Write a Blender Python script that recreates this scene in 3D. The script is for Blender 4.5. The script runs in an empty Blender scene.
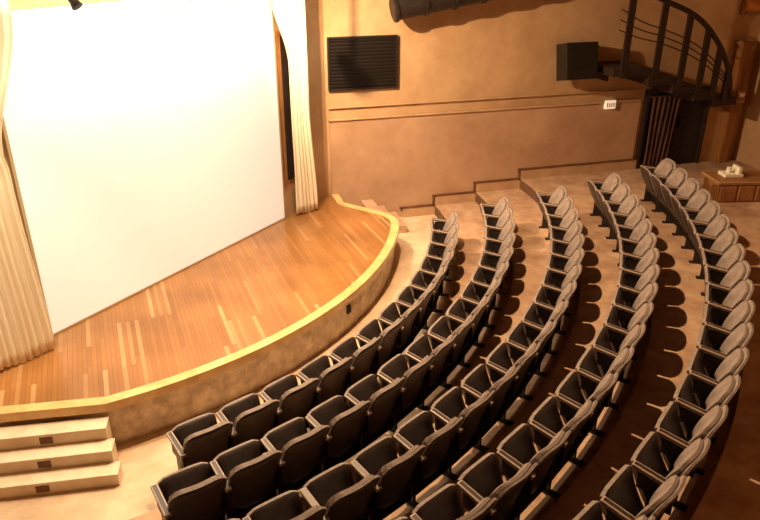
import bpy, bmesh, math, random
from mathutils import Vector, Matrix
random.seed(7)
sc = bpy.context.scene
try:
    sc.view_settings.view_transform = 'Standard'
except Exception as e:
    print(e)

# ------------------------------------------------------------------ helpers
def mat(name, col, rough=0.7, col2=None, scale=6.0, metal=0.0, bump=0.0, emis=None, es=0.0, detail=6, stretch=None, spec=None, fac=(0.35,0.65)):
    m = bpy.data.materials.new(name); m.use_nodes = True
    nt = m.node_tree; b = nt.nodes['Principled BSDF']
    b.inputs['Base Color'].default_value = (*col, 1)
    b.inputs['Roughness'].default_value = rough
    b.inputs['Metallic'].default_value = metal
    if spec is not None: b.inputs['Specular IOR Level'].default_value = spec
    if emis:
        b.inputs['Emission Color'].default_value = (*emis, 1)
        b.inputs['Emission Strength'].default_value = es
    if col2 or bump:
        tc = nt.nodes.new('ShaderNodeTexCoord')
        mp = nt.nodes.new('ShaderNodeMapping')
        if stretch: mp.inputs['Scale'].default_value = stretch
        nt.links.new(tc.outputs['Object'], mp.inputs['Vector'])
        n = nt.nodes.new('ShaderNodeTexNoise')
        n.inputs['Scale'].default_value = scale; n.inputs['Detail'].default_value = detail
        n.inputs['Roughness'].default_value = 0.65
        nt.links.new(mp.outputs['Vector'], n.inputs['Vector'])
        if col2:
            r = nt.nodes.new('ShaderNodeValToRGB')
            r.color_ramp.elements[0].position = fac[0]; r.color_ramp.elements[0].color = (*col, 1)
            r.color_ramp.elements[1].position = fac[1]; r.color_ramp.elements[1].color = (*col2, 1)
            nt.links.new(n.outputs['Fac'], r.inputs['Fac'])
            nt.links.new(r.outputs['Color'], b.inputs['Base Color'])
        if bump:
            bp = nt.nodes.new('ShaderNodeBump'); bp.inputs['Strength'].default_value = bump
            bp.inputs['Distance'].default_value = 0.02
            nt.links.new(n.outputs['Fac'], bp.inputs['Height'])
            nt.links.new(bp.outputs['Normal'], b.inputs['Normal'])
    return m

def new_obj(name, bm, mats, smooth=False, parent=None):
    me = bpy.data.meshes.new(name)
    bmesh.ops.recalc_face_normals(bm, faces=bm.faces)
    bm.to_mesh(me); bm.free()
    for m in mats: me.materials.append(m)
    if smooth:
        for p in me.polygons: p.use_smooth = True
    o = bpy.data.objects.new(name, me); sc.collection.objects.link(o)
    if parent: o.parent = parent
    return o

def empty(name, loc=(0,0,0)):
    o = bpy.data.objects.new(name, None); sc.collection.objects.link(o); o.location = loc
    o.empty_display_size = 0.1
    return o

def prism(bm, pts, z0, z1, mi=0, mi_top=None):
    lo = [bm.verts.new((p[0], p[1], z0)) for p in pts]
    hi = [bm.verts.new((p[0], p[1], z1)) for p in pts]
    n = len(pts)
    f = bm.faces.new(hi); f.material_index = mi if mi_top is None else mi_top
    f = bm.faces.new(lo[::-1]); f.material_index = mi
    for i in range(n):
        f = bm.faces.new((lo[i], lo[(i+1)%n], hi[(i+1)%n], hi[i])); f.material_index = mi

def box(bm, c, size, M=None, mi=0, bev=0.0):
    r = bmesh.ops.create_cube(bm, size=1.0)
    vs = r['verts']
    for v in vs:
        v.co = Vector((v.co.x*size[0], v.co.y*size[1], v.co.z*size[2]))
    faces = set(f for v in vs for f in v.link_faces)
    if bev > 0:
        edges = list(set(e for v in vs for e in v.link_edges))
        rb = bmesh.ops.bevel(bm, geom=edges, offset=bev, segments=2, affect='EDGES', profile=0.6)
        faces = set(f for f in faces if f.is_valid) | set(rb['faces'])
        vs = list(set(v for f in faces for v in f.verts))
    for v in vs:
        v.co = v.co + Vector(c)
        if M is not None: v.co = M @ v.co
    for f in faces: f.material_index = mi

def cyl(bm, a, b, r, seg=16, mi=0, r2=None):
    a = Vector(a); b = Vector(b); d = b-a
    rr = bmesh.ops.create_cone(bm, cap_ends=True, segments=seg, radius1=r, radius2=r if r2 is None else r2, depth=d.length)
    M = Matrix.Translation((a+b)/2) @ d.to_track_quat('Z','Y').to_matrix().to_4x4()
    for v in rr['verts']:
        v.co = M @ v.co
    for f in set(f for v in rr['verts'] for f in v.link_faces): f.material_index = mi

# ------------------------------------------------------------------ layout
e_s = Vector((0.517, 0.857, 0)).normalized()     # along the screen
n_s = Vector((0.857,-0.517, 0)).normalized()     # from screen to audience
A0 = Vector((-4.24, 7.78, 0))
def S(s, d, z=0): return A0 + e_s*s + n_s*d + Vector((0,0,z))
e_w = Vector((0.964,0.267,0)).normalized()
n_w = Vector((0.267,-0.964,0)).normalized()
W0 = Vector((-1.0,13.15,0))
def R(q, off=0, z=0): return W0 + e_w*q + n_w*off + Vector((0,0,z))
MR = Matrix.Translation(W0) @ Matrix(((e_w.x,n_w.x,0,0),(e_w.y,n_w.y,0,0),(0,0,1,0),(0,0,0,1)))
MS = Matrix.Translation(A0) @ Matrix(((e_s.x,n_s.x,0,0),(e_s.y,n_s.y,0,0),(0,0,1,0),(0,0,0,1)))
LW0 = Vector((-4.76,6.92,0)); e_l = Vector((0.19,-0.983,0)).normalized(); n_l = Vector((0.983,0.19,0)).normalized()
ML = Matrix.Translation(LW0) @ Matrix(((e_l.x,n_l.x,0,0),(e_l.y,n_l.y,0,0),(0,0,1,0),(0,0,0,1)))
CS = Vector((-6.02,11.93,0)); RS = 6.34
CR = Vector((-6.32,11.71,0))
H = 7.4
ST = 0.62
def P(c, r, deg): return Vector((c.x + r*math.cos(math.radians(deg)), c.y + r*math.sin(math.radians(deg)), 0))

# ------------------------------------------------------------------ materials
m_wall_up = mat('plaster_upper', (0.47,0.285,0.14), 0.85, (0.61,0.385,0.205), 1.3, bump=0.05)
m_wall_lo = mat('panel_lower', (0.43,0.25,0.145), 0.75, (0.58,0.355,0.215), 1.0, bump=0.05)
m_ledge = mat('ledge_paint', (0.48,0.29,0.16), 0.6, (0.60,0.38,0.21), 3)
m_trim = mat('dark_skirting', (0.10,0.04,0.018), 0.6, (0.2,0.09,0.04), 5)
m_ceil = mat('ceiling_plaster', (0.25,0.17,0.11), 0.9, (0.3,0.2,0.13), 2)
m_floor = mat('worn_carpet', (0.40,0.23,0.14), 0.9, (0.62,0.41,0.26), 2.6, bump=0.2)
m_floor0 = mat('concrete_floor', (0.58,0.41,0.26), 0.85, (0.80,0.63,0.44), 1.6, bump=0.08)
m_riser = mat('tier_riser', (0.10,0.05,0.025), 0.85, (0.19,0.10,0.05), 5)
m_screen = mat('screen_fabric', (0.93,0.91,0.87), 0.95, emis=(1,0.97,0.88), es=0.3)  # mild emission stands in for light falling on the screen
m_mask = mat('screen_border', (0.5,0.36,0.2), 0.8)
m_curt = mat('cream_curtain', (0.88,0.74,0.52), 0.9, (0.94,0.83,0.62), 3, stretch=(1,1,0.2))
m_nose = mat('light_wood_nosing', (0.66,0.41,0.15), 0.28, (0.86,0.60,0.27), 4, stretch=(1,1,1))
m_face = mat('marbled_plaster', (0.50,0.36,0.24), 0.8, (0.88,0.73,0.54), 4.5, bump=0.1)
m_steps = mat('painted_steps', (0.74,0.59,0.41), 0.75, (0.88,0.74,0.55), 4)
m_dark = mat('near_black', (0.012,0.008,0.006), 0.5)
m_black = mat('black_metal', (0.018,0.012,0.010), 0.4, metal=0.3)
m_stairs = mat('stair_steel', (0.026,0.011,0.008), 0.6)
m_wood = mat('brown_wood', (0.24,0.095,0.026), 0.5, (0.38,0.17,0.055), 5, stretch=(6,6,0.6))
m_duct = mat('duct_metal', (0.022,0.016,0.013), 0.45, (0.045,0.03,0.025), 8, metal=0.4)
m_white = mat('white_plastic', (0.85,0.80,0.68), 0.5)
m_bulb = mat('lamp_glow', (1,0.8,0.5), 0.5, emis=(1.0,0.8,0.5), es=30)
m_shell = mat('seat_shell', (0.026,0.016,0.013), 0.42, (0.048,0.032,0.026), 9, spec=0.45)
m_uph = mat('seat_fabric', (0.23,0.18,0.155), 0.6, (0.36,0.29,0.25), 12, spec=0.3)
m_arm = mat('arm_pad', (0.40,0.29,0.21), 0.4, (0.55,0.41,0.31), 10)
m_iron = mat('seat_iron', (0.012,0.007,0.005), 0.6, spec=0.2)
m_door = mat('dark_door', (0.012,0.006,0.004), 0.7, (0.022,0.011,0.008), 4)
m_red = mat('picture_orange', (0.5,0.14,0.04), 0.6, (0.7,0.3,0.08), 5)

# planks
m_plank = bpy.data.materials.new('stage_planks'); m_plank.use_nodes = True
nt = m_plank.node_tree; b = nt.nodes['Principled BSDF']; b.inputs['Roughness'].default_value = 0.28
tc = nt.nodes.new('ShaderNodeTexCoord'); mp = nt.nodes.new('ShaderNodeMapping')
mp.inputs['Rotation'].default_value = (0,0,math.radians(-112))
nt.links.new(tc.outputs['Object'], mp.inputs['Vector'])
br = nt.nodes.new('ShaderNodeTexBrick'); br.offset = 0.37
br.inputs['Color1'].default_value = (0.32,0.14,0.04,1); br.inputs['Color2'].default_value = (0.39,0.18,0.058,1)
br.inputs['Mortar'].default_value = (0.19,0.08,0.024,1); br.inputs['Scale'].default_value = 1
br.inputs['Mortar Size'].default_value = 0.002; br.inputs['Brick Width'].default_value = 1.7; br.inputs['Row Height'].default_value = 0.055
nt.links.new(mp.outputs['Vector'], br.inputs['Vector'])
br2 = nt.nodes.new('ShaderNodeTexBrick'); br2.offset = 0.43
br2.inputs['Color1'].default_value = (0,0,0,1); br2.inputs['Color2'].default_value = (1,1,1,1); br2.inputs['Mortar'].default_value = (0,0,0,1)
br2.inputs['Scale'].default_value = 1; br2.inputs['Mortar Size'].default_value = 0.0
br2.inputs['Brick Width'].default_value = 1.1; br2.inputs['Row Height'].default_value = 0.055
nt.links.new(mp.outputs['Vector'], br2.inputs['Vector'])
rp = nt.nodes.new('ShaderNodeValToRGB'); rp.color_ramp.elements[0].position = 0.88; rp.color_ramp.elements[1].position = 1.0
rp.color_ramp.elements[1].color=(0.42,0.42,0.42,1)
nt.links.new(br2.outputs['Color'], rp.inputs['Fac'])
mx = nt.nodes.new('ShaderNodeMix'); mx.data_type = 'RGBA'
nt.links.new(rp.outputs['Color'], mx.inputs[0]); nt.links.new(br.outputs['Color'], mx.inputs[6])
mx.inputs[7].default_value = (0.80,0.55,0.28,1)
ns = nt.nodes.new('ShaderNodeTexNoise'); ns.inputs['Scale'].default_value = 1.1; ns.inputs['Detail'].default_value = 5
nt.links.new(mp.outputs['Vector'], ns.inputs['Vector'])
mx2 = nt.nodes.new('ShaderNodeMix'); mx2.data_type = 'RGBA'; mx2.blend_type = 'MULTIPLY'; mx2.inputs[0].default_value = 0.6
nt.links.new(mx.outputs[2], mx2.inputs[6])
rp2 = nt.nodes.new('ShaderNodeValToRGB'); rp2.color_ramp.elements[0].position = 0.3; rp2.color_ramp.elements[0].color = (0.6,0.55,0.5,1)
rp2.color_ramp.elements[1].position = 0.7; rp2.color_ramp.elements[1].color = (1.3,1.25,1.2,1)
nt.links.new(ns.outputs['Fac'], rp2.inputs['Fac']); nt.links.new(rp2.outputs['Color'], mx2.inputs[7])
nt.links.new(mx2.outputs[2], b.inputs['Base Color'])

# ------------------------------------------------------------------ room shell
def wall_angle(r):
    lo, hi = 0.0, 60.0
    c = (W0.x*n_w.x + W0.y*n_w.y)
    for _ in range(50):
        mid = (lo+hi)/2; p = P(CR, r, mid)
        if p.x*n_w.x + p.y*n_w.y > c: lo = mid
        else: hi = mid
    return lo
def wall_angle_l(r):
    lo, hi = -110.0, -40.0
    c = (LW0.x*n_l.x + LW0.y*n_l.y)
    for _ in range(50):
        mid = (lo+hi)/2; p = P(CR, r, mid)
        if p.x*n_l.x + p.y*n_l.y > c: hi = mid
        else: lo = mid
    return hi
RB = 15.0
aR, aL = wall_angle(RB), wall_angle_l(RB)
back = [P(CR, RB, aL + (aR-aL)*i/40) for i in range(41)]
room = [LW0.copy()] + back + [W0.copy()]
bm = bmesh.new(); prism(bm, room, -0.2, 0.0); new_obj('floor', bm, [m_floor0])
bm = bmesh.new(); prism(bm, room, H, H+0.2); new_obj('ceiling', bm, [m_ceil])

qe = (back[-1]-W0).length
bm = bmesh.new(); box(bm, (qe/2-0.05, -0.15, H/2), (qe+0.1, 0.3, H), MR); new_obj('wall_right', bm, [m_wall_up])
ll = (back[0]-LW0).length
bm = bmesh.new(); box(bm, (ll/2, -0.15, H/2), (ll+0.1, 0.3, H), ML); new_obj('wall_left', bm, [m_wall_up])
sa = (LW0-A0).dot(e_s); sb = (W0-A0).dot(e_s)
bm = bmesh.new(); box(bm, ((sa+sb)/2, -0.16, H/2), (sb-sa+0.1, 0.3, H), MS); new_obj('wall_front', bm, [m_wall_up])
bm = bmesh.new()
outer = [P(CR, RB+0.3, aL + (aR-aL)*i/40) for i in range(41)]
for i in range(40):
    q = [back[i], back[i+1], outer[i+1], outer[i]]
    prism(bm, q, 0, H)
bmesh.ops.remove_doubles(bm, verts=bm.verts, dist=1e-5)
new_obj('wall_back', bm, [m_wall_up])

bm = bmesh.new()
box(bm, (6.8/2+0.02, 0.02, 1.05), (6.76, 0.04, 2.1), MR, 0)
new_obj('wall_panel', bm, [m_wall_lo])
bm = bmesh.new()
box(bm, (3.4, 0.03, 2.34), (6.76, 0.04, 0.025), MR, 0, 0.008)
new_obj('trim_1', bm, [m_ledge])
bm = bmesh.new()
box(bm, (3.4, 0.045, 2.115), (6.76, 0.06, 0.03), MR, 0, 0.008)
new_obj('trim_2', bm, [m_ledge])

# ------------------------------------------------------------------ tiers
rows = [7.65, 8.55, 9.55, 10.5, 11.5]
rise = 0.2
RIN = [r+0.06 for r in rows]
for k in range(1,6):
    z = rise*k
    ri = RIN[k-1]; ro = RB
    amax_i, amax_o = wall_angle(ri), wall_angle(ro)
    if k >= 4: amax_i = amax_o = 6.0
    al_i, al_o = wall_angle_l(ri), wall_angle_l(ro)
    N = 72
    inn = [P(CR, ri, al_i + (amax_i-al_i)*i/N) for i in range(N+1)]
    out = [P(CR, ro-0.0, al_o + (amax_o-al_o)*i/N) for i in range(N+1)]
    bm = bmesh.new()
    z0 = z - rise
    vi0 = [bm.verts.new((p.x,p.y,z0)) for p in inn]; vi1 = [bm.verts.new((p.x,p.y,z)) for p in inn]
    vo0 = [bm.verts.new((p.x,p.y,z0)) for p in out]; vo1 = [bm.verts.new((p.x,p.y,z)) for p in out]
    for i in range(N):
        bm.faces.new((vi1[i],vi1[i+1],vo1[i+1],vo1[i])).material_index = 0
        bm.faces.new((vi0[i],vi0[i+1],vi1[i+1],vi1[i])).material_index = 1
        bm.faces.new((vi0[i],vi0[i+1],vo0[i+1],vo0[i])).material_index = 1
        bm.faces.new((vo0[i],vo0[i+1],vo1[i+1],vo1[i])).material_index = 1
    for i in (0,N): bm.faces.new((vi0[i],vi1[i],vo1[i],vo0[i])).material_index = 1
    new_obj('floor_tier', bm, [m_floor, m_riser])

bm = bmesh.new()
def qwall(r):
    p = P(CR, r, wall_angle(r)); return (p-W0).dot(e_w)
qs = [1.5] + [qwall(r) for r in RIN[:3]] + [qe-2.6]
for k in range(4):
    z = rise*k
    box(bm, ((qs[k]+qs[k+1])/2, 0.06, z+0.10), (qs[k+1]-qs[k], 0.04, 0.2), MR, 0)
    box(bm, ((qs[k]+qs[k+1])/2-0.03, 0.065, z+0.215), (qs[k+1]-qs[k]+0.06, 0.05, 0.03), MR, 1)
    if k: box(bm, (qs[k]-0.03, 0.065, z+0.1), (0.03, 0.05, 0.22), MR, 1)
new_obj('baseboard_right', bm, [m_ledge, m_trim])

# ------------------------------------------------------------------ stage
arc = [P(CS, RS, -61.9 + (58.9)*i/60) for i in range(61)]
endc = [Vector((0.27,11.85,0)), Vector((0.14,12.06,0)), Vector((-0.08,12.22,0)), Vector((-0.72,12.66,0)), R(0.14)]
lp = LW0 + e_l*0.86
def inset(front, d):
    res = []
    n = len(front)
    for i,p in enumerate(front):
        a = front[max(i-1,0)]; c = front[min(i+1,n-1)]
        t = (c-a).normalized(); nrm = Vector((t.y,-t.x,0))
        res.append(p - nrm*d)
    return res
front = [lp.copy()] + arc + endc
fin = inset(front, 0.05)
fin[0] = lp + e_l*(-0.05)
bm = bmesh.new()
prism(bm, fin + [W0 + Vector((0.0,0,0)), LW0], 0, ST-0.10, 0)
prism(bm, fin + [W0, LW0], ST-0.10, ST, 0, 1)
new_obj('stage', bm, [m_face, m_plank])
bm = bmesh.new()
fi2 = inset(front, 0.11)
f_out = inset(front, -0.03)
N = len(front)
v = [[bm.verts.new((p.x,p.y,z)) for p in ln] for ln,z in ((f_out,ST-0.10),(f_out,ST+0.012),(fi2,ST+0.012),(fi2,ST-0.10))]
for i in range(N-1):
    for a in range(4):
        bm.faces.new((v[a][i], v[a][i+1], v[(a+1)%4][i+1], v[(a+1)%4][i]))
bm.faces.new([v[a][0] for a in range(4)]); bm.faces.new([v[a][-1] for a in range(4)])
new_obj('stage_nosing', bm, [m_nose])
p = P(CS, RS-0.04, -28); 
bm = bmesh.new(); Mx = Matrix.Translation(p) @ Matrix.Rotation(math.radians(-28),4,'Z')
box(bm, (0.0,0,0.34), (0.04,0.09,0.12), Mx, 0, 0.006); box(bm, (0.02,0,0.34), (0.015,0.05,0.07), Mx, 1)
new_obj('power_outlet', bm, [m_black, m_iron])

es = Vector((1.067,0.19,0)).normalized(); ns_ = Vector((es.y,-es.x,0))
MST = Matrix.Translation(lp) @ Matrix(((es.x,ns_.x,0,0),(es.y,ns_.y,0,0),(0,0,1,0),(0,0,0,1)))
bm = bmesh.new()
for k in range(3):
    zt = ST - 0.155*(k+1); w = 1.58 + 0.07*k
    box(bm, (w/2+0.02, 0.05+0.2*(k+0.5), zt/2), (w, 0.2, zt), MST, 0)
    box(bm, (w/2+0.02, 0.05+0.2*(k+0.5)+0.005, zt-0.012), (w+0.01, 0.215, 0.03), MST, 0, 0.006)
    box(bm, (0.98, 0.05+0.2*(k+1)+0.004, zt-0.085), (0.13, 0.008, 0.08), MST, 1)
box(bm, (0.98, 0.045, ST-0.17), (0.13, 0.012, 0.06), MST, 1)
new_obj('stage_steps', bm, [m_steps, m_trim])
bm = bmesh.new()
for k in range(3):
    zt = ST - 0.155*(k+1)
    box(bm, (0.62+0.24*(k+0.5), 0.47, zt/2), (0.24, 0.80, zt), MR, 0)
new_obj('stage_steps', bm, [m_floor, m_trim])

# ------------------------------------------------------------------ screen
bm = bmesh.new()
box(bm, (2.39, 0.03, (ST+0.02+4.56)/2), (4.78, 0.03, 4.56-ST-0.02), MS, 0)
for (c,s_) in (((2.39,0.02,4.60),(4.9,0.07,0.08)),((2.39,0.02,ST+0.02),(4.84,0.05,0.03)),((-0.02,0.02,2.6),(0.04,0.05,3.95)),((4.80,0.02,2.6),(0.04,0.05,3.95))):
    box(bm, c, s_, MS, 1)
new_obj('projection_screen', bm, [m_screen, m_mask])

def curtain(name, sfun, d0, d1, z0, z1, folds, amp):
    NU, NV = 160, 30
    bm = bmesh.new(); g = []
    for j in range(NV+1):
        w = j/NV; z = z0 + (z1-z0)*w
        sl, sr = sfun(z)
        row = []
        for i in range(NU+1):
            u = i/NU
            s_ = sl + (sr-sl)*u
            d = d0 + (d1-d0)*u + amp*(1-0.3*w)*math.sin(2*math.pi*folds*u + 0.5*math.sin(3*w)) + 0.3*amp*math.sin(2*math.pi*folds*2.3*u+1+w*2)
            row.append(bm.verts.new(S(s_, d, z + (0.02*math.sin(9*u) if j==0 else 0))))
        g.append(row)
    for j in range(NV):
        for i in range(NU):
            bm.faces.new((g[j][i],g[j][i+1],g[j+1][i+1],g[j+1][i]))
    o = new_obj(name, bm, [m_curt], smooth=True)
    sm = o.modifiers.new('sol','SOLIDIFY'); sm.thickness = 0.012
    return o
def lerp(a,b,t): t=max(0,min(1,t)); t=t*t*(3-2*t); return a+(b-a)*t
curtain('stage_curtain', lambda z: (-0.95, (-0.17 if z<3.1 else lerp(-0.2,0.24,(z-3.1)/1.5)) - lerp(0,0.08,(z-0.7)/2)), 0.22, 0.34, ST+0.03, 5.3, 9, 0.020)
curtain('stage_curtain', lambda z: (lerp(5.02, 4.62,(z-3.3)/1.2), lerp(5.47,5.30,(z-0.7)/2)), 0.13, 0.30, ST+0.03, 5.3, 6, 0.035)
bm = bmesh.new(); box(bm, ((sa+sb)/2, 0.25, 5.36), (sb-sa-0.5, 0.06, 0.08), MS); 
for s_ in (-0.5,1.5,3.5,5.5): box(bm, (s_, 0.12, 5.38), (0.04,0.26,0.04), MS)
new_obj('curtain_track', bm, [m_black])
bm = bmesh.new()
box(bm, (5.22, 0.0, 2.55), (0.7, 0.05, 2.5), MS, 0)
box(bm, (4.89, 0.02, 2.55), (0.06, 0.08, 2.55), MS, 1); box(bm, (5.56, 0.02, 2.55), (0.06, 0.08, 2.55), MS, 1)
box(bm, (5.22, 0.02, 3.83), (0.74, 0.08, 0.07), MS, 1)
new_obj('door_1', bm, [m_door, m_wood])

# ------------------------------------------------------------------ wall louvre / window
bm = bmesh.new()
q0,q1,z0,z1 = 0.05,1.35,2.68,3.61
box(bm, ((q0+q1)/2, 0.02, (z0+z1)/2), (q1-q0, 0.03, z1-z0), MR, 0)
for (c,s_) in ((((q0+q1)/2,0.035,z1),(q1-q0+0.03,0.07,0.035)),(((q0+q1)/2,0.035,z0),(q1-q0+0.03,0.07,0.035)),((q0,0.035,(z0+z1)/2),(0.035,0.07,z1-z0)),((q1,0.035,(z0+z1)/2),(0.035,0.07,z1-z0))):
    box(bm, c, s_, MR, 0, 0.006)
for i in range(14):
    zz = z0+0.06+i*(z1-z0-0.12)/13
    Mt = MR @ Matrix.Translation(((q0+q1)/2,0.045,zz)) @ Matrix.Rotation(math.radians(-35),4,'X')
    box(bm, (0,0,0), (q1-q0-0.04,0.035,0.01), Mt, 1)
new_obj('window_1', bm, [m_dark, m_black])

bm = bmesh.new()
Ms = MR @ Matrix.Translation((4.96,0.36,3.04)) @ Matrix.Rotation(math.radians(12),4,'X')
box(bm, (0,0,0), (0.68,0.42,0.70), Ms, 0, 0.015)
box(bm, (0,0.215,0), (0.60,0.01,0.62), Ms, 1)
box(bm, (4.96,0.09,3.0), (0.12,0.18,0.1), MR, 0)
new_obj('wall_speaker', bm, [m_dark, m_dark])

bm = bmesh.new()
box(bm, (6.02,0.08,2.07), (0.24,0.06,0.17), MR, 0, 0.008)
for i in range(4): box(bm, (5.94+0.052*i,0.113,2.07), (0.028,0.004,0.09), MR, 1)
new_obj('exit_sign', bm, [mat('sign_lit',(0.9,0.85,0.7),0.5,emis=(1,0.85,0.6),es=0.6), m_red])

# duct
bm = bmesh.new()
a = Vector((0.22,12.97,4.12)); bb = Vector((4.6,14.12,4.9)); d = (bb-a)
cyl(bm, a, bb, 0.21, 28, 0)
for i in range(9):
    p0 = a + d*(i*0.12+0.002); cyl(bm, p0, p0+d.normalized()*0.05, 0.235, 28, 0)
cyl(bm, a - d.normalized()*0.005, a + d.normalized()*0.01, 0.17, 24, 1)
for t in (0.1,0.5,0.9):
    p0 = a+d*t; box(bm, (p0.x,p0.y,(p0.z+H)/2), (0.03,0.03,H-p0.z), None, 0)
new_obj('ventilation_duct', bm, [m_duct, m_dark])

# ------------------------------------------------------------------ exit door, stairs
bm = bmesh.new()
zd = 0.6
box(bm, (7.7,0.03,(zd+2.25)/2+0.0), (1.5,0.04,2.25-zd), MR, 0)
box(bm, (6.93,0.05,(zd+2.3)/2), (0.08,0.1,2.3-zd), MR, 1); box(bm, (8.47,0.05,(zd+2.3)/2), (0.08,0.1,2.3-zd), MR, 1)
box(bm, (7.7,0.05,2.28), (1.62,0.1,0.08), MR, 1)
box(bm, (7.7,0.055,(zd+2.25)/2), (0.03,0.03,2.25-zd), MR, 1)
for q_ in (7.6,7.8): box(bm, (q_,0.08,1.6), (0.03,0.06,0.25), MR, 2)
new_obj('door_2', bm, [m_door, m_stairs, m_iron])
bm = bmesh.new(); g=[]
for j in range(13):
    w_=j/12; z_=0.66+w_*1.52; row=[]
    for i in range(61):
        u=i/60; q_=7.0+ (0.62+0.12*w_)*u
        row.append(bm.verts.new(R(q_, 0.16+0.035*math.sin(2*math.pi*6*u)+0.01*math.sin(5*w_+9*u), z_)))
    g.append(row)
for j in range(12):
    for i in range(60): bm.faces.new((g[j][i],g[j][i+1],g[j+1][i+1],g[j+1][i]))
box(bm, (7.7,0.16,2.19), (1.5,0.03,0.03), MR, 0)
new_obj('door_drape', bm, [mat('brown_drape',(0.06,0.024,0.012),0.85,(0.10,0.042,0.02),5)], smooth=False)

stair = empty('balcony_staircase', R(6.5,0.5,2.9))
def addp(name, bm, mats):
    o = new_obj(name, bm, mats); o.parent = stair; o.matrix_parent_inverse = Matrix.Translation(-stair.location)
    return o
def oq(q): return 0.95 - 0.12*((q-6.4)/1.6)**2
def zf(q): return 2.9-max(0,q-6.3)*0.33
steps = [(5.45,6.25,2.95),(6.25,6.85,2.75),(6.85,7.4,2.55),(7.4,7.95,2.37),(7.95,8.6,2.2)]
bm = bmesh.new()
zp=None
for (qa,qb,z) in steps:
    pts = [R(qa,0.0),R(qb,0.0)] + [R(qb-(qb-qa)*i/4, oq(qb-(qb-qa)*i/4)) for i in range(5)]
    prism(bm, pts, z-0.14, z)
    if zp is not None:
        pts=[R(qa-0.02,0),R(qa+0.02,0),R(qa+0.02,oq(qa)),R(qa-0.02,oq(qa))]
        prism(bm, pts, z-0.13, zp)
    zp=z
addp('treads', bm, [m_stairs])
railpts = [(5.45,4.75),(5.6,4.62),(5.9,4.36),(6.3,4.18),(6.7,4.05),(7.1,3.88),(7.45,3.64),(7.8,3.32),(8.1,2.95),(8.3,2.6),(8.38,2.25)]
def railz(q):
    for (a_,za),(b_,zb) in zip(railpts,railpts[1:]):
        if a_<=q<=b_: return za+(zb-za)*(q-a_)/(b_-a_)
    return railpts[-1][1]
def tube(name, pts, r):
    cu = bpy.data.curves.new(name,'CURVE'); cu.dimensions='3D'; cu.bevel_depth=r; cu.bevel_resolution=3
    sp = cu.splines.new('NURBS'); sp.points.add(len(pts)-1)
    for i,p in enumerate(pts): sp.points[i].co=(p.x,p.y,p.z,1)
    sp.use_endpoint_u=True; sp.order_u=3
    cu.materials.append(m_stairs)
    o=bpy.data.objects.new(name,cu); sc.collection.objects.link(o); o.parent=stair; o.matrix_parent_inverse=Matrix.Translation(-stair.location)
tube('handrail', [R(q,oq(q),z) for q,z in railpts], 0.05)
for k,fr in enumerate((0.42,0.52,0.62)):
    tube('mid_rail_%d'%(k+1), [R(q,oq(q), (z-zf(q))*fr + zf(q)) for q,z in railpts[:9]], 0.012)
bm = bmesh.new()
for q in (5.65,6.35,6.95,7.45,7.85,8.2):
    zt = railz(q); zb = zf(q)-0.12
    box(bm, (q,oq(q)+0.0,(zt+zb)/2), (0.13,0.05,zt-zb), MR, 0)
addp('balusters', bm, [m_stairs])
bm = bmesh.new()
for q in (5.6, 8.3):
    box(bm, (q,0.25,zf(q)-0.2),(0.05,0.5,0.1),MR,0)
addp('brackets', bm, [m_stairs])

bm = bmesh.new()
box(bm, (9.05,0.12,1.9), (0.22,0.22,2.6), MR, 0, 0.01); box(bm, (9.05,0.12,3.22), (0.3,0.28,0.08), MR, 0, 0.01)
new_obj('wooden_post', bm, [m_wood])
bm = bmesh.new()
box(bm, (9.12,0.03,4.15), (0.5,0.04,0.75), MR, 0, 0.008); box(bm, (9.12,0.055,4.15), (0.36,0.01,0.6), MR, 1)
new_obj('framed_picture', bm, [m_wood, m_red])
bm = bmesh.new()
box(bm, (9.05,0.30,2.1), (0.2,0.14,0.3), MR, 0, 0.01); box(bm, (9.05,0.375,2.15), (0.12,0.01,0.08), MR, 1)
for i in range(3): cyl(bm, R(9.0+0.05*i,0.37,2.02), R(9.0+0.05*i,0.39,2.02), 0.014, 10, 1)
new_obj('wall_control_box', bm, [m_wood, m_white])

MP = Matrix.Translation(P(CR,12.75,1.6)) @ Matrix.Rotation(math.radians(3),4,'Z')
bm = bmesh.new()
box(bm, (0.0,-0.1,1.17), (1.0,0.55,0.34), MP, 0, 0.01)
box(bm, (0.0,-0.1,1.36), (1.08,0.62,0.05), MP, 1, 0.01)
for i in range(3): box(bm, (-0.33+0.33*i,-0.39,1.17), (0.28,0.02,0.26), MP, 1, 0.005)
new_obj('low_wooden_counter', bm, [m_wood, m_ledge])
bm = bmesh.new()
box(bm, (-0.15,-0.05,1.42), (0.34,0.26,0.06), MP, 0, 0.01)
box(bm, (-0.05,-0.05,1.50), (0.06,0.24,0.14), MP, 0, 0.01)
cyl(bm, MP@Vector((-0.2,-0.05,1.45)), MP@Vector((-0.2,-0.05,1.55)), 0.04, 14, 1)
new_obj('desk_telephone', bm, [m_white, m_white])

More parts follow.
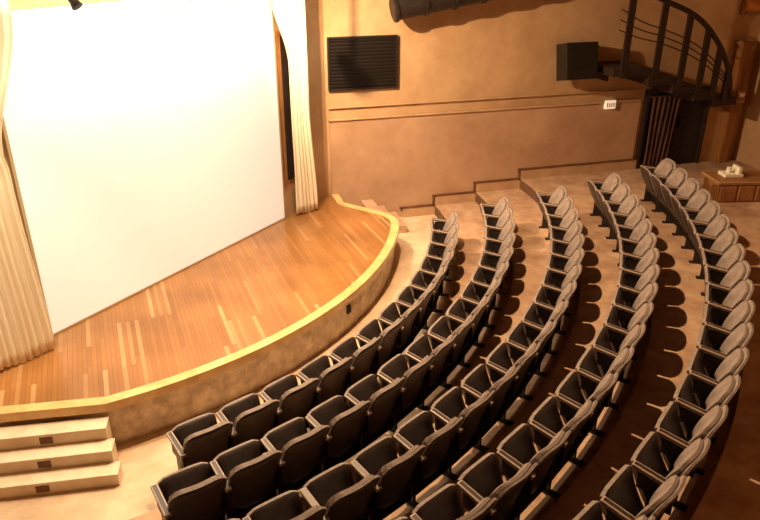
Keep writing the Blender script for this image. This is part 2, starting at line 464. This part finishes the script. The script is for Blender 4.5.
# ------------------------------------------------------------------ stage spotlights
def fixture(name, pos, target, glow=True):
    pos = Vector(pos); d = (Vector(target)-pos).normalized()
    bm = bmesh.new()
    cyl(bm, pos-d*0.13, pos+d*0.02, 0.04, 18, 0, 0.05)
    cyl(bm, pos+d*0.02, pos+d*0.07, 0.055, 18, 0, 0.065)
    box(bm, (pos.x,pos.y,(pos.z+5.0)/2+0.02), (0.02,0.02,5.0-pos.z), None, 0)
    cyl(bm, pos+d*0.068, pos+d*0.074, 0.05, 18, 1)
    return new_obj(name, bm, [m_black, m_bulb if glow else m_dark])
for s_,z_ in ((1.75,4.55),(2.1,4.54),(2.95,4.49),(4.25,4.40)):
    fixture('stage_spotlight', S(s_,0.9,z_), (0.0,0.5,4.6))
fixture('stage_spotlight', S(0.82,0.5,4.64), S(0.9,1.4,3.5), False)
bm = bmesh.new(); cyl(bm, S(-0.6,0.9,5.0), S(5.9,0.9,5.0), 0.03, 12)
for s_ in (0.3,2.4,5.0): cyl(bm, S(s_,0.9,5.0), S(s_,0.9,H), 0.012, 8)
new_obj('lighting_bar', bm, [m_black])

# ------------------------------------------------------------------ chairs
def panel(bm, f, nu, nv, th, mi_f, mi_b, mi_e):
    fr=[];bk=[]
    for j in range(nv+1):
        a=[];c=[]
        for i in range(nu+1):
            p,n = f(i/nu*2-1, j/nv)
            edge = 1 - 0.5*max(abs(i/nu*2-1)**8, abs(j/nv*2-1)**8)
            a.append(bm.verts.new(p+n*th/2*edge)); c.append(bm.verts.new(p-n*th/2*edge))
        fr.append(a);bk.append(c)
    for j in range(nv):
        for i in range(nu):
            q=bm.faces.new((fr[j][i],fr[j][i+1],fr[j+1][i+1],fr[j+1][i])); q.material_index=mi_f; q.smooth=True
            q=bm.faces.new((bk[j][i],bk[j+1][i],bk[j+1][i+1],bk[j][i+1])); q.material_index=mi_b; q.smooth=True
    for i in range(nu):
        for j in (0,nv):
            q=bm.faces.new((fr[j][i],fr[j][i+1],bk[j][i+1],bk[j][i])); q.material_index=mi_e if j else mi_b
    for j in range(nv):
        for i in (0,nu):
            q=bm.faces.new((fr[j][i],fr[j+1][i],bk[j+1][i],bk[j][i])); q.material_index=mi_e
def chair_mesh(both, down=False):
    bm=bmesh.new()
    n0=Vector((-0.93,0,0.36)).normalized()
    def back(u,v):
        h = 0.66 - 0.07*abs(u)**5
        z = 0.20 + v*h
        x = -0.18 + 0.20*(v**1.3) + 0.05*(1-u*u)
        return Vector((x-0.03, u*0.262, z)), n0
    panel(bm, back, 12, 10, 0.042, 1, 0, 1)
    def pad(u,v):
        h = 0.42 - 0.06*abs(u)**5
        z = 0.42 + v*h
        vv=(0.22+v*0.42)/0.66
        x = -0.18 + 0.20*(vv**1.3) + 0.05*(1-u*u)
        return Vector((x-0.07-0.015*math.sin(v*math.pi), u*0.235, z)), n0
    panel(bm, pad, 10, 8, 0.055, 1, 1, 1)
    def seat(u,v):
        h=0.42-0.04*abs(u)**6
        return Vector((-0.23-0.19*v-0.02*math.sin(v*3.14), u*0.235, 0.29+v*h)), Vector((1,0,0.25)).normalized()
    panel(bm, seat, 8, 8, 0.07, 0, 0, 1)
    box(bm, (-0.20,0,0.28), (0.09,0.5,0.10), None, 2, 0.012)
    box(bm, (-0.17,0,0.16), (0.03,0.5,0.16), None, 2)  # hinge bar and plate filled in to block light passing under the seat
    for y in ((0.275,-0.275) if both else (0.275,)):
        Mt = Matrix.Translation((-0.22,y,0.645)) @ Matrix.Rotation(math.radians(8),4,'Y')
        box(bm, (0,0,0), (0.38,0.066,0.04), Mt, 3, 0.014)
        box(bm, (-0.19,y,0.30), (0.12,0.025,0.60), None, 2, 0.006)
        box(bm, (-0.21,y,0.545), (0.28,0.026,0.15), None, 2, 0.01)
        box(bm, (-0.12,y,0.48), (0.14,0.02,0.24), None, 2)
        box(bm, (-0.17,y,0.012), (0.26,0.07,0.024), None, 2, 0.006)
    bmesh.ops.recalc_face_normals(bm, faces=bm.faces)
    me=bpy.data.meshes.new('theater_seat_mesh'); bm.to_mesh(me); bm.free()
    for m in (m_shell,m_uph,m_iron,m_arm): me.materials.append(m)
    return me
me_a=chair_mesh(False); me_b=chair_mesh(True)
spec=[(0.0,13,0.565),(1.5,16,0.555),(1.5,19,0.555),(2.0,22,0.555),(3.0,25,0.555)]
for k,r in enumerate(rows):
    a1,n,pitch=spec[k]; step=math.degrees(pitch/r)
    for i in range(n):
        ang=a1-step*(i+0.5)
        me = me_b if i==n-1 else me_a
        o=bpy.data.objects.new('theater_seat',me); sc.collection.objects.link(o)
        p=P(CR,r,ang); o.location=(p.x,p.y,rise*k)
        o.rotation_euler=(0,0,math.radians(ang))

# ------------------------------------------------------------------ lights
def spot(name, loc, tgt, power, col, ang, blend=0.5, rad=0.08):
    l=bpy.data.lights.new(name,'SPOT'); l.energy=power; l.color=col; l.spot_size=math.radians(ang); l.spot_blend=blend; l.shadow_soft_size=rad
    o=bpy.data.objects.new(name,l); sc.collection.objects.link(o); o.location=loc
    o.rotation_euler=(Vector(tgt)-Vector(loc)).to_track_quat('-Z','Y').to_euler(); return o
def area(name, loc, tgt, power, col, sx, sy):
    l=bpy.data.lights.new(name,'AREA'); l.shape='RECTANGLE'; l.size=sx; l.size_y=sy; l.energy=power; l.color=col
    o=bpy.data.objects.new(name,l); sc.collection.objects.link(o); o.location=loc
    d=(Vector(tgt)-Vector(loc)).normalized()
    x=e_s.copy(); zax=-d; y=zax.cross(x).normalized(); x=y.cross(zax).normalized()
    o.rotation_euler=Matrix((x,y,zax)).transposed().to_euler(); return o
warm=(1.0,0.66,0.37)
spot('key_lamp', (-0.2,8.6,7.1), (2.4,6.9,0.4), 2500, warm, 116, 0.8, 0.08)
spot('wall_lamp', (-1.6,10.0,5.0), R(3.0,0,2.3), 1500, warm, 92, 0.7, 0.03)
area('screen_wash', S(2.4,1.3,5.4), S(2.4,0,2.2), 300, (1.0,0.86,0.62), 5.5, 0.25)
spot('curtain_fill', (-2.6,4.6,5.2), S(-0.5,0.3,1.8), 480, (1.0,0.80,0.52), 40, 0.8, 0.1)  # added spot without a fixture, brightens the left curtain
spot('stage_lamp', S(2.8,2.4,6.9), S(2.6,2.0,0.6), 560, warm, 66, 0.8, 0.2)
spot('aisle_fill', (-3.9,6.9,6.9), (-3.1,5.0,0), 1000, (1.0,0.74,0.48), 50, 0.9, 0.2)  # added spot without a fixture, brightens floor beside the stage steps
w=bpy.data.worlds.new('world'); sc.world=w; w.use_nodes=True
w.node_tree.nodes['Background'].inputs['Color'].default_value=(0.9,0.5,0.25,1)
w.node_tree.nodes['Background'].inputs['Strength'].default_value=0.05

# ------------------------------------------------------------------ camera
cam=bpy.data.cameras.new('camera'); co=bpy.data.objects.new('camera',cam); sc.collection.objects.link(co)
cam.sensor_width=36; cam.lens=36*700/760; cam.clip_start=0.05
co.location=(0,0,5.32); co.rotation_euler=(math.radians(65),0,0)
sc.camera=co
